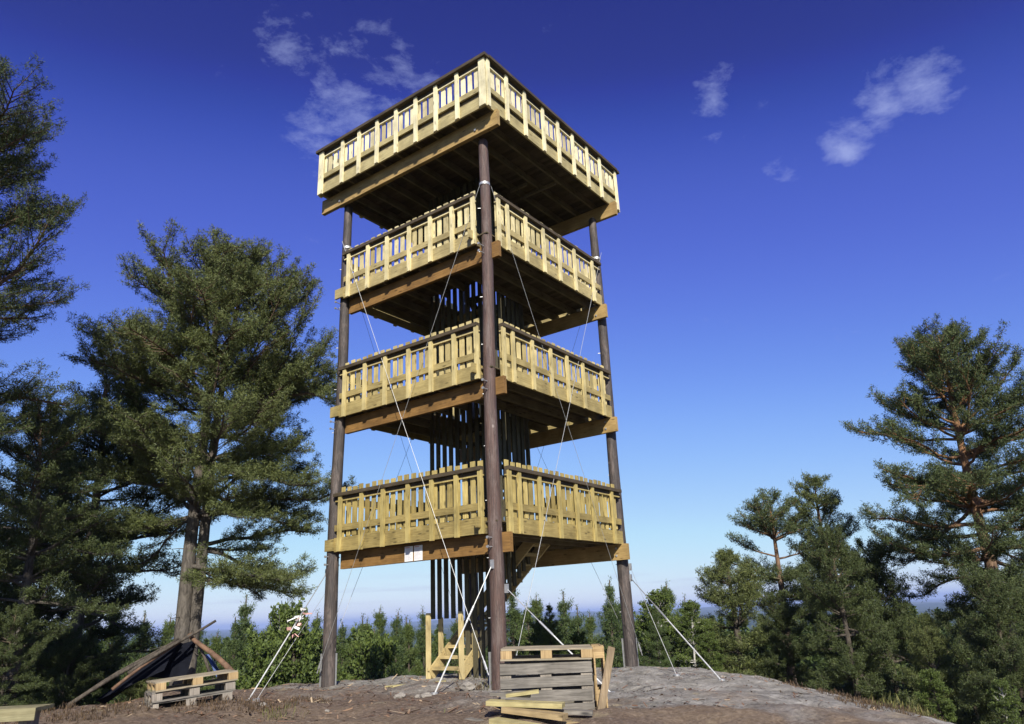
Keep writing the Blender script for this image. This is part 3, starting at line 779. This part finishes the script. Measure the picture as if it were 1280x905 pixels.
def pine_data(seed, H, cb, R, prof, nl=70, r0=.16, sub=.24, tstep=.15, ln=.08, wd=.013, n=30, layers=True, bend=.25, nmat=NEEDLE, bmat=BARK,
              twin=None, shift=None, needle_spread=2.0, dead=6, keep=None):
    rng = np.random.default_rng(seed); tr = Buf(); P = []; Dv = []
    def stem(x0, y0, H, r0, bx, by):
        zs = np.linspace(-.5, H, 18); k = np.clip(zs/H, 0, 1)
        ph = rng.uniform(0, 6, 2)
        pts = np.stack([x0+bx*k**1.3+.10*np.sin(zs*.6+ph[0])*k, y0+by*k**1.3+.10*np.sin(zs*.5+ph[1])*k, zs], 1)
        rad = r0*(1-k)**.75+.015; rad[0] *= 1.25; rad[1] *= 1.1
        tr.tube(pts, rad, 12); return pts, rad, zs
    stems = [stem(0, 0, H, r0, bend*rng.normal(), bend*rng.normal())]
    if twin: stems.append(stem(twin[0], twin[1], H*twin[2], r0*.85, twin[3], twin[4]))
    def branch(p, d, L, r, depth_up):
        m = 6; pts = [p]; dd = np.array(d, float)
        for q in range(m):
            dd = dd+rng.normal(0, .16, 3); dd[2] += depth_up/m; dd /= np.linalg.norm(dd)
            pts.append(pts[-1]+dd*L/m)
        pts = np.array(pts); tr.tube(pts, np.linspace(r, r*.25, m+1), 5); return pts
    for pts, rad, zs in stems:
        Hs = zs[-1]; num = nl if len(stems) == 1 else int(nl*.6)
        hs = np.sort(rng.uniform(cb, .985, num))
        if layers: hs = np.clip(np.round(hs*Hs/.62)*.62/Hs + rng.normal(0, .010, num), cb, .985)
        az = rng.uniform(0, 6.28)
        for h in hs:
            az += 2.4+rng.normal(0, .5)
            L = R*prof(h)*rng.uniform(.6, 1.15); L = min(L, .35+(1-h)*Hs*.9)
            if L < .12: continue
            a = az
            if shift is not None: L *= 1+shift(h)*(math.cos(a)*RD[0]+math.sin(a)*RD[1])
            if L < .12: continue
            if keep is not None and not keep(h, a): continue
            k = (h-cb)/(1-cb)
            pitch = -.15+.95*k**1.5+rng.normal(0, .12)
            z = h*Hs; c = np.array([np.interp(z, zs, pts[:, i]) for i in range(3)]); rr = np.interp(z, zs, rad)
            bp = branch(c, (math.cos(a)*math.cos(pitch), math.sin(a)*math.cos(pitch), math.sin(pitch)), L, min(rr*.5, .010+.018*L), .25)
            ns = max(3, int(L/sub)*2)
            for q in range(ns):
                s = .22+.78*(q+rng.random())/ns
                i = min(int(s*6), 5); fr = s*6-i; pp = bp[i]*(1-fr)+bp[i+1]*fr
                bd = bp[i+1]-bp[i]; bd /= np.linalg.norm(bd)
                sd = np.array([-bd[1], bd[0], 0])*(1 if q % 2 else -1)
                l2 = (L*.42*(1-s*.55)+min(.12, L*.25))*rng.uniform(.5, 1.1)
                dd = sd*rng.uniform(.5, 1.0)+bd*rng.uniform(.5, .9)+np.array([0, 0, rng.uniform(-.12, .45)]); dd /= np.linalg.norm(dd)
                e1 = pp+dd*l2*.55+rng.normal(0, .03, 3); e2 = e1+(dd+np.array([0, 0, .35]))*l2*.45
                tr.tube(np.array([pp, e1, e2]), np.array([.012, .008, .004]), 3)
                nt_ = max(2, int(l2/tstep))
                for w in range(nt_+1):
                    f = .42+.60*w/nt_
                    g = (pp*(1-f*1.6)+e1*f*1.6) if f < .625 else (e1*(1-(f-.625)/.375)+e2*(f-.625)/.375)
                    P.append(g+rng.normal(0, .02, 3)); Dv.append(dd*.8)
                    if w and rng.random() < .75:
                        of = np.cross(dd, [0, 0, 1.])*rng.choice([-1, 1])*rng.uniform(.07, .16)+np.array([0, 0, rng.uniform(-.02, .07)])
                        P.append(g+of); Dv.append(dd*.8)
            P.append(bp[-1]); Dv.append(bp[-1]-bp[-2])
        for q in range(4): P.append(pts[-1]+np.array([0, 0, -.12*q])); Dv.append(np.array([0, 0, 1.]))
        # bare dead branches under the crown
        for q in range(dead):
            h = rng.uniform(max(.12, cb*.45), cb+.12); a = rng.uniform(0, 6.28); z = h*Hs
            c = np.array([np.interp(z, zs, pts[:, i]) for i in range(3)])
            branch(c, (math.cos(a), math.sin(a), rng.uniform(-.3, .2)), rng.uniform(.3, .9)*min(1.0, R*.4), .014, 0)
    P = np.array(P); Dv = np.array(Dv); Dv = Dv/(np.linalg.norm(Dv, axis=1)[:, None]+1e-9)
    return tr.mesh('trunk', bmat), tuft_mesh('crown', P, Dv, rng, nmat, n, ln, wd, needle_spread)
NT = []
def tree(name, data, D, L, label, cat, group, rz=0, sc=1, dz=0, z=None):
    q = at_DL(D, L); zz = ground_z(*q) if z is None else z
    e = empty(name, (q[0], q[1], zz-.05+dz), label, cat, group, rz)
    e.scale = (sc, sc, sc) if np.isscalar(sc) else sc
    for nm, me in zip(('trunk', 'crown'), data):
        o = bpy.data.objects.new(nm, me); link(o, e)
    return e
def HT(D, L, slope): q = at_DL(D, L); return slope*D+1.22-ground_z(*q)-.35
def pl(xs, ys): return lambda h: float(np.interp(h, xs, ys))

G_L = 'pines on the left of the tower'; G_R = 'pines on the right of the tower'
# big twin-stemmed pine left of the tower
d = pine_data(11, HT(17,-7.45,.572), .24, 3.0, pl([0,.22,.27,.5,.62,.78,.9,.97,1],[0,.5,.75,1.0,1.05,.98,.82,.5,.3]), nl=112, r0=.165, ln=.080, wd=.013, n=32, sub=.185,
              twin=(.12*RD[0]+.12*HD[0], .12*RD[1]+.12*HD[1], .97, .40*RD[0], .40*RD[1]), bend=.04, keep=lambda h, a: h > .38 or (math.cos(a)*RD[0]+math.sin(a)*RD[1]) > .45, shift=pl([0,.3,.5,.7,1],[.15,.12,.0,0,.1]))
tree('pine_tree', d, 17.0, -7.45, 'big pine with a twin grey trunk and full rounded crown, left of the tower', 'pine tree', G_L)
# near pine whose trunk is outside the frame
d = pine_data(21, 13.3, .34, 2.75, pl([0,.3,.45,.6,.8,.92,1],[0,.4,.75,1.0,.9,.62,.3]), nl=88, r0=.2, ln=.078, wd=.011, n=32, sub=.19, bend=.1, nmat=NEEDLED)
tree('pine_tree', d, 11.5, -10.35, 'dark near pine reaching in from the left edge with ragged branch ends', 'pine tree', G_L, z=-1.5)
# dark pines behind
d1 = pine_data(31, 9.6, .22, 2.6, pl([0,.1,.3,.6,.85,1],[.3,.7,1.0,.9,.55,.2]), nl=84, r0=.17, ln=.09, wd=.016, n=26, nmat=NEEDLED, bend=.2)
tree('pine_tree', d1, 18.2, -10.5, 'dark broad pine standing behind and left of the twin trunk', 'pine tree', G_L)
d2 = pine_data(32, 8.2, .25, 2.3, pl([0,.2,.4,.6,.85,1],[.2,.6,1.0,.9,.6,.2]), nl=60, r0=.15, ln=.09, wd=.016, n=26, nmat=NEEDLED, bend=.3)
tree('pine_tree', d2, 19.5, -12.4, 'dark pine farther back near the left edge', 'pine tree', G_L)
tree('pine_tree', d2, 14.5, -9.4, 'shaded small pine with a reddish trunk low on the left', 'pine tree', G_L, 2.1, .72)
# right side
d = pine_data(41, HT(20,12.2,.378), .36, 2.85, pl([0,.35,.42,.55,.7,.84,.93,1],[0,.5,.85,1.0,.95,.62,.55,.35]), nl=100, r0=.20, ln=.09, wd=.016, n=30, sub=.25, bend=.25, nmat=NEEDLEB, bmat=BARKO)
tree('pine_tree', d, 20.0, 12.35, 'tall pine with orange upper trunk and layered open crown near the right edge', 'pine tree', G_R)
d = pine_data(42, HT(24.5,8.05,.147), .46, 1.65, pl([0,.45,.55,.7,.85,.95,1],[0,.4,.8,1.0,.85,.6,.3]), nl=50, r0=.15, ln=.095, wd=.017, n=26, sub=.28, bend=.3, nmat=NEEDLEB, bmat=BARKO)
tree('pine_tree', d, 24.5, 8.05, 'slender pine with a bare reddish trunk and thin flat crown, right of the tower', 'pine tree', G_R)
d3 = pine_data(43, HT(25,10.2,.168), .28, 1.5, pl([0,.25,.4,.6,.75,.9,1],[0,.6,1.0,.9,.8,.65,.3]), nl=95, r0=.17, ln=.10, wd=.018, n=26, sub=.28, bend=.2)
tree('pine_tree', d3, 25.0, 10.2, 'denser pine with a pointed crown right of the slender one', 'pine tree', G_R)
d4 = pine_data(44, HT(23,6.25,.078), .08, 1.4, pl([0,.08,.3,.6,.85,1],[.5,.9,1.0,.85,.5,.15]), nl=85, r0=.13, ln=.10, wd=.018, n=26, sub=.28, nmat=NEEDLE, bmat=BARKD)
tree('pine_tree', d4, 23.0, 6.25, 'bushy pine just left of the slender one', 'pine tree', G_R)
d5 = pine_data(45, 6.0, .12, 2.0, pl([0,.1,.3,.6,.85,1],[.4,.8,1.0,.9,.5,.2]), nl=75, r0=.12, ln=.10, wd=.018, n=26, sub=.28, nmat=NEEDLED, bmat=BARKD)
spots = [(21.5, 9.9, 1.05, d5, 'broad dark pine under the pointed one'), (19.5, 8.0, .86, d5, 'low dark pine with a black trunk beside the rock edge on the right'),
         (21.0, 12.6, .95, d4, 'bushy green pine left of the orange trunk'), (17.5, 8.9, .62, d4, 'small bushy pine before the slope on the right'),
         (16.0, 9.6, .70, d5, 'dark low pine at the lower right'), (18.5, 13.6, .90, d4, 'green pine close to the right edge, below the tall crown'),
         (15.0, 9.9, .50, d4, 'young bushy pine in the lower right corner'), (24.0, 14.5, 1.05, d5, 'dark pine behind the tall orange trunk'),
         (16.8, 11.3, .8, d5, 'dark dense pine at the right edge'), (27.0, 12.9, 1.15, d4, 'pine seen between the pointed and the tall one'),
         (22.0, 7.2, .62, d5, 'short dark pine at the foot of the slender one'), (26.0, 8.8, .8, d4, 'pine in the gap behind the slender one'), (27.5, 15.2, 1.35, d5, 'farther dark pine showing under the tall crown'), (30.0, 13.4, 1.4, d4, 'farthest bushy pine in the gap left of the tall crown'), (25.5, 16.6, 1.2, d4, 'green pine behind the others at the right edge')]
rs = random.Random(9)
for D, L, sc, dat, lab in spots:
    tree('pine_tree', dat, D, L, lab, 'pine tree', G_R, rs.uniform(0, 6.28), (sc*.72, sc*.72, sc*.82))
# left undergrowth
for k, (D, L, sc, dat, lab) in enumerate([(19.0, -13.4, .75, d5, 'dark bushy pine at the far left edge'), (21.0, -11.4, .62, d4, 'bushy pine seen through the dark trunks on the left'),
        (17.0, -9.9, .42, d5, 'low dark bush of pine beside the bench'), (18.5, -8.9, .45, d4, 'low green pine behind the lean-to poles'),
        (13.8, -9.1, .33, d5, 'small dark pine right behind the bench'), (22.5, -9.4, .52, d5, 'small pine behind the twin trunk')]):
    tree('pine_tree', dat, D, L, lab, 'pine tree', G_L, rs.uniform(0, 6.28), sc)

# young conifers behind the knoll
def sapling(seed, H, R, nmat, ln=.085, wd=.017, nl=120, cb=.04):
    return pine_data(seed, H, cb, R, pl([0,.05,.2,.6,.85,1],[.6,.9,1.0,.55,.20,.04]), nl=nl, r0=.06, ln=ln, wd=wd, n=16, sub=.2, nmat=nmat, bmat=BARKD, bend=.08, dead=0, layers=False)
sA = sapling(51, 5.0, 1.15, YOUNGD); sB = sapling(52, 5.2, 1.35, YOUNG); sC = sapling(53, 4.6, 1.0, YOUNGD, nl=85)
def top_h(px, py, D):     # height of the point seen at that pixel at distance D
    return world_of(px, py, D)[2]
sp_ = [(118,745,25,sB),(150,752,26,sA),(180,765,25,sC),(212,770,24,sB),(250,780,25,sA),(350,783,27,sB),(375,778,24,sC),(415,783,25,sB),(462,774,24,sB),(505,770,27,sC),(655,755,26,sB),(722,757,26,sC),(275,790,24,sB),(300,770,26,sA),(312,742,27,sC),(335,775,25,sB),(395,765,27,sA),(432,776,25,sA),(450,768,27,sC),(478,760,26,sB),(492,764,24,sA),
       (515,775,26,sB),(530,760,29,sA),(470,785,22,sB),(640,732,29,sA),(672,744,27,sB),(707,738,27,sC),(735,765,24,sB),(757,724,27,sA),(775,740,29,sC),(808,770,24,sB),
       (836,728,26,sB),(855,745,27,sA),(870,775,23,sB),(690,790,22,sB),(820,790,22,sA),(565,770,26,sA),(590,760,30,sB),(615,765,27,sC),(440,800,22,sB),(500,800,22,sA),(545,790,23,sB)]
kind = {id(sA): 'spruce', id(sB): 'pine', id(sC): 'thin bluish pine'}
lx = lambda x: ('left of the left pole' if x < 400 else 'between the left pole and the stairs' if x < 545 else 'behind the stairs and front pole' if x < 640 else 'between the front and right pole' if x < 785 else 'right of the right pole')
szs = lambda y: 'tall' if y < 745 else 'medium' if y < 770 else 'low'
cnt = {}
for x, y, D, dat in sp_:
    D = (40+(D-20)*1.3) if (D > 22.5 or x < 640) else 19.4+(D-20)*.4
    w = world_of(x, y, D); q = w[:2]; gzv = ground_z(*q); Hh = {id(sA): 5.0, id(sB): 5.2, id(sC): 4.6}[id(dat)]
    sc = max(.35, (w[2]-gzv)/Hh)
    e = empty('young_conifer', (q[0], q[1], gzv-.05), None, 'young tree', 'young conifers behind the knoll', rs.uniform(0, 6.28))
    e.scale = ((min(sc, 1.15) if D < 30 else sc*.8)*rs.uniform(.9, 1.1),)*2+(sc,)
    for nm, me in zip(('trunk', 'crown'), dat): link(bpy.data.objects.new(nm, me), e)
    base_l = '%s young %s %s' % (szs(y), kind[id(dat)], lx(x)); cnt.setdefault(base_l, []).append((x, e))
ordw = ['leftmost', 'second from the left', 'third from the left', 'fourth from the left', 'fifth from the left', 'sixth from the left', 'seventh from the left', 'eighth from the left']
for bl, lst in cnt.items():
    lst.sort(key=lambda a: a[0])
    for k, (x, e) in enumerate(lst):
        e['label'] = bl if len(lst) == 1 else '%s, %s' % (bl, ordw[k])

# leafy birches and bushes
def leafy(seed, H, R, nmat, bmat, nl=60, ln=.075, wd=.055, cb=.1):
    return pine_data(seed, H, cb, R, pl([0,.1,.4,.7,.9,1],[.5,.9,1.0,.8,.45,.15]), nl=nl, r0=.05, ln=ln, wd=wd, n=9, sub=.2, tstep=.10, nmat=nmat, bmat=bmat, bend=.2, dead=0, needle_spread=1.2, layers=False)
bA = leafy(61, 4.2, 1.2, BIRCHL, BIRCH); bB = leafy(62, 3.6, 1.1, BIRCHL, BARKD)
for x, y, D, dat, H, lab in [(352,768,23,bA,4.2,'bright green birch left of the left pole'),(385,785,21.5,bB,3.6,'light green leafy bush close to the left pole'),
        (330,800,21,bB,3.6,'low leafy bush under the taped rod'),(672,775,22.5,bB,3.6,'light green bush behind the pallet pile'),
        (722,790,21,bB,3.6,'low light green bush left of the right pole'),(860,755,21.5,bA,4.2,'yellow green birch under the long white rod'),(815,745,24,bA,4.2,'slim birch beside the right pole'),
        (885,790,20,bB,3.6,'leafy bush at the lower end of the long white rod'),(455,798,21,bB,3.6,'leafy bush right of the left pole'),
        (1165,835,14.5,bB,3.6,'small bright leafy bush among dark pines at the lower right'),(1245,850,13.5,bA,4.2,'leafy sapling at the right edge'),
        (40,800,19,bA,4.2,'light birch in the shade by the left edge'),(88,812,20,bB,3.6,'leafy bush behind the bench')]:
    if 300 < x < 500: D = D+17
    w = world_of(x, y, D); q = w[:2]; gzv = ground_z(*q); sc = max(.25, (w[2]-gzv)/H)
    e = empty('birch_tree', (q[0], q[1], gzv-.05), lab, 'birch', 'young birches and leafy bushes', rs.uniform(0, 6.28)); e.scale = ((min(sc, 1.1) if D < 30 else sc*.75),)*2+(sc,)
    for nm, me in zip(('trunk', 'crown'), dat): link(bpy.data.objects.new(nm, me), e)

# far-off wood on the slopes below the knoll: one mass
rf = np.random.default_rng(77)
Vs = []; Fs = []; n0 = 0
sm = sA[1]
def small_tree(rng, k, sz):
    h = rng.random(k)**.75; r = (1-h)*.26*(.35+.65*rng.random(k)); a = rng.uniform(0, 6.28, k)
    c = np.stack([r*np.cos(a), r*np.sin(a), h], 1)
    d = np.stack([np.cos(a), np.sin(a), rng.uniform(-.5, .6, k)], 1)*sz; s = np.cross(d, rng.normal(0, 1, (k, 3))); s = s/np.linalg.norm(s, axis=1)[:, None]*sz*.4
    return np.stack([c-s, c+d, c+s, c-d*.4], 1).reshape(-1, 3)
pn = [small_tree(rf, 900, .040) for _ in range(6)]; pf = [small_tree(rf, 70, .14) for _ in range(6)]
for k in range(3000):
    near_ = k < 420
    D = rf.uniform(46, 100) if near_ else 100+(rf.random()**1.7)*420
    a = rf.uniform(-.78, .78); L = D*math.tan(a); q = at_DL(D, L); g_ = ground_z(*q)
    h = max(3.0, 1.22-g_-rf.uniform(.2, 3.5)) if near_ else rf.uniform(5, 10)
    h = min(h, 11)
    v = (pn if near_ else pf)[k % 6]*np.array([h*.85, h*.85, h])+np.array([q[0], q[1], g_-.3])
    Vs.append(v)
V = np.concatenate(Vs); F = np.arange(len(V)).reshape(-1, 4)
o = bpy.data.objects.new('distant_forest', mesh_np('distant_forest', V, F, YOUNGD)); link(o)
o['kind'] = 'stuff'; o['label'] = 'far-off mixed forest on the slopes below the knoll'

# ================================================================ LEAN-TO BY THE TWIN PINE
tp = at_DL(16.3, -7.2)
def log(a, b, r, label, mat=BARKD):
    a = np.array(a); b = np.array(b)
    e = MB(a); k = np.linspace(0, 1, 7)[:, None]; pts = a*(1-k)+b*k+np.sin(k*5)*.03*np.array([0, 0, 1.]); e.tube(pts, np.linspace(r, r*.7, 7)*.8, 8)
    ob = e.build('log', BARKD if mat is BARKD else BARKR, smooth=True); ob.location = tuple(a); tag(ob, label, 'log', 'poles of the lean-to by the twin pine'); return ob
def W(px, py, D): return world_of(px, py, D)
log(W(292,842,15.6), W(236,792,15.9), .075, 'thick reddish log leaning from the right onto the twin trunk', BARK)
log(W(160,842,15.2), W(270,774,16.0), .045, 'long pole crossing the twin trunk, its end sticking up to the right')
log(W(85,882,14.6), W(222,800,15.8), .05, 'lowest dark pole slanting up from the left')
log(W(105,868,14.9), W(224,796,15.9), .035, 'thin pole beside the lowest one')
log(W(140,862,15.0), W(240,790,15.9), .04, 'reddish branch in the middle of the poles', BARK)
log(W(262,840,15.9), W(240,786,16.1), .04, 'short steep log behind the thick reddish one')
t0 = [W(120,876,15.3), W(222,802,15.95), W(246,800,16.2), W(232,850,16.1), W(130,880,15.6)]
mb = MB(t0[0])
mb.add([t0[0], t0[1], t0[1]+np.array([.25,.2,-.05]), t0[2], t0[3], t0[0]+np.array([.3,.25,-.1]), W(180,846,15.9), W(205,838,15.7)],
       [(0,7,1),(7,2,1),(7,6,3,2),(6,4,3),(0,5,6,7)])
ob = mb.build('tarpaulin', TARP); ob.location = tuple(t0[0]); tag(ob, 'black tarpaulin hung under the leaning poles', 'tarpaulin')
sd_ = ob.modifiers.new('solid', 'SOLIDIFY'); sd_.thickness = .01
a = W(258,818,16.2); bq = W(276,846,16.1)
mb = MB(a); g = []
for i in range(6):
    for j in range(6):
        u_, v_ = i/5, j/5; p_ = a*(1-v_)+bq*v_; g.append(p_+np.array([RD[0],RD[1],0])*(u_-.5)*.2*(.5+v_*.5)+np.array([HD[0],HD[1],0])*.06*math.sin(u_*9+v_*3))
mb.add(g, [(i*6+j, i*6+j+1, (i+1)*6+j+1, (i+1)*6+j) for i in range(5) for j in range(5)])
ob = mb.build('cloth', BLUE, smooth=True); ob.location = tuple(a); tag(ob, 'blue cloth hanging under the thick reddish log', 'cloth')

# ================================================================ GROUND LITTER
rg = np.random.default_rng(8)
# stones
def stone(seed):
    r = np.random.default_rng(seed); import bmesh
    bm = bmesh.new(); bmesh.ops.create_icosphere(bm, subdivisions=2, radius=.5)
    for v in bm.verts:
        n = v.co.normalized(); k = 1+.22*math.sin(n.x*4+seed)+.18*math.cos(n.y*5+seed*2)+r.normal(0, .05); v.co = n*.5*k; v.co.z *= .65
    me = bpy.data.meshes.new('stone'); bm.to_mesh(me); bm.free(); me.materials.append(STONE); return me
STONE = plain('grey_stone', (.25,.225,.19), .9, .35, 12)
sms = [stone(s) for s in range(3)]
for k, (px, D, s, lab) in enumerate([(500, 13.6, .22, 'pale stone in the soil before the stairs'), (534, 13.3, .19, 'stone beside the foot of the white rod'), (522, 13.5, .12, 'small dark stone between two larger ones'),
        (330, 12.4, .14, 'small stone in the dark soil left of the tower'), (585, 14.1, .30, 'flat rock lump beside the front pole'), (410, 11.8, .08, 'tiny pale stone in the bare soil'), (905, 15.0, .12, 'small stone by the right anchor')]):
    w = world_of(px, 860, D); q = w[:2]
    o = bpy.data.objects.new('stone', sms[k % 3]); link(o); o.location = (q[0], q[1], ground_z(*q)+s*.18); o.scale = (s, s*.9, s*.8); o.rotation_euler = (0, 0, k*1.3)
    tag(o, lab, 'stone', 'stones on the knoll')
# twigs, chips, needles: scattered
Vv = []; 
for k in range(4200):
    D = rg.uniform(10.2, 18.2); L = rg.uniform(-9, 5.5)
    if L > 1.5 and rg.random() < .45: continue
    q = at_DL(D, L); z = ground_z(*q)+.012; a = rg.uniform(0, 6.28); ln = rg.uniform(.015, .07) if rg.random() < .93 else rg.uniform(.07, .16); w = rg.uniform(.004, .014)
    d = np.array([math.cos(a), math.sin(a), rg.normal(0, .25)])*ln; s = np.array([-math.sin(a), math.cos(a), rg.normal(0, .3)])*w
    c = np.array([q[0], q[1], z]); Vv.append(np.array([c-d-s, c-d+s, c+d+s, c+d-s]))
V = np.concatenate(Vv); F = np.arange(len(V)).reshape(-1, 4)
m, t, b = new_mat('wood_chips'); gi = nd(t, 'ShaderNodeNewGeometry')
t.links.new(ramp(t, gi.outputs['Random Per Island'], [(0, (.05,.025,.015)), (.5, (.17,.09,.05)), (.85, (.26,.17,.10)), (1, (.45,.35,.22))]), b.inputs['Base Color']); b.inputs['Roughness'].default_value = .9
o = bpy.data.objects.new('wood_chips', mesh_np('wood_chips', V, F, m)); link(o); o['kind'] = 'stuff'; o['label'] = 'twigs, bark and wood chips scattered over the soil'
# dry heather and grass
def blades(name, spots_, mat, label, hh, ww, n):
    P = []; Dv = []
    for D, L, rad in spots_:
        for k in range(int(n*rad*rad*10)):
            r_ = rad*math.sqrt(rg.random()); a = rg.uniform(0, 6.28); q = at_DL(D+r_*math.cos(a), L+r_*math.sin(a))
            P.append((q[0], q[1], ground_z(*q))); Dv.append((0, 0, .9))
    o = bpy.data.objects.new(name, tuft_mesh(name, P, Dv, rg, mat, 7, hh, ww, .45, .6)); link(o); o['kind'] = 'stuff'; o['label'] = label
blades('dry_heather', [(12.3,-4.6,.75),(12.0,-3.9,.45),(11.7,-6.2,.7),(13.3,-3.6,.4),(12.2,-7.5,.6),(14.6,6.0,.7),(13.4,5.8,.7),(12.2,5.6,.6),(14.3,-.95,.3),(11.5,4.9,.5),(15.8,5.0,.5)], HEATH, 'dry red-brown heather and roots on the soil', .07, .012, 26)
blades('grass', [(11.3,-3.55,.16),(11.2,-3.25,.1),(11.1,-1.1,.08),(12.9,5.9,.4),(11.9,5.5,.3),(13.9,6.5,.5),(14.25,-.65,.18),(12.3,-5.7,.12)], GRASS, 'sparse grass tufts on the knoll', .13, .010, 30)
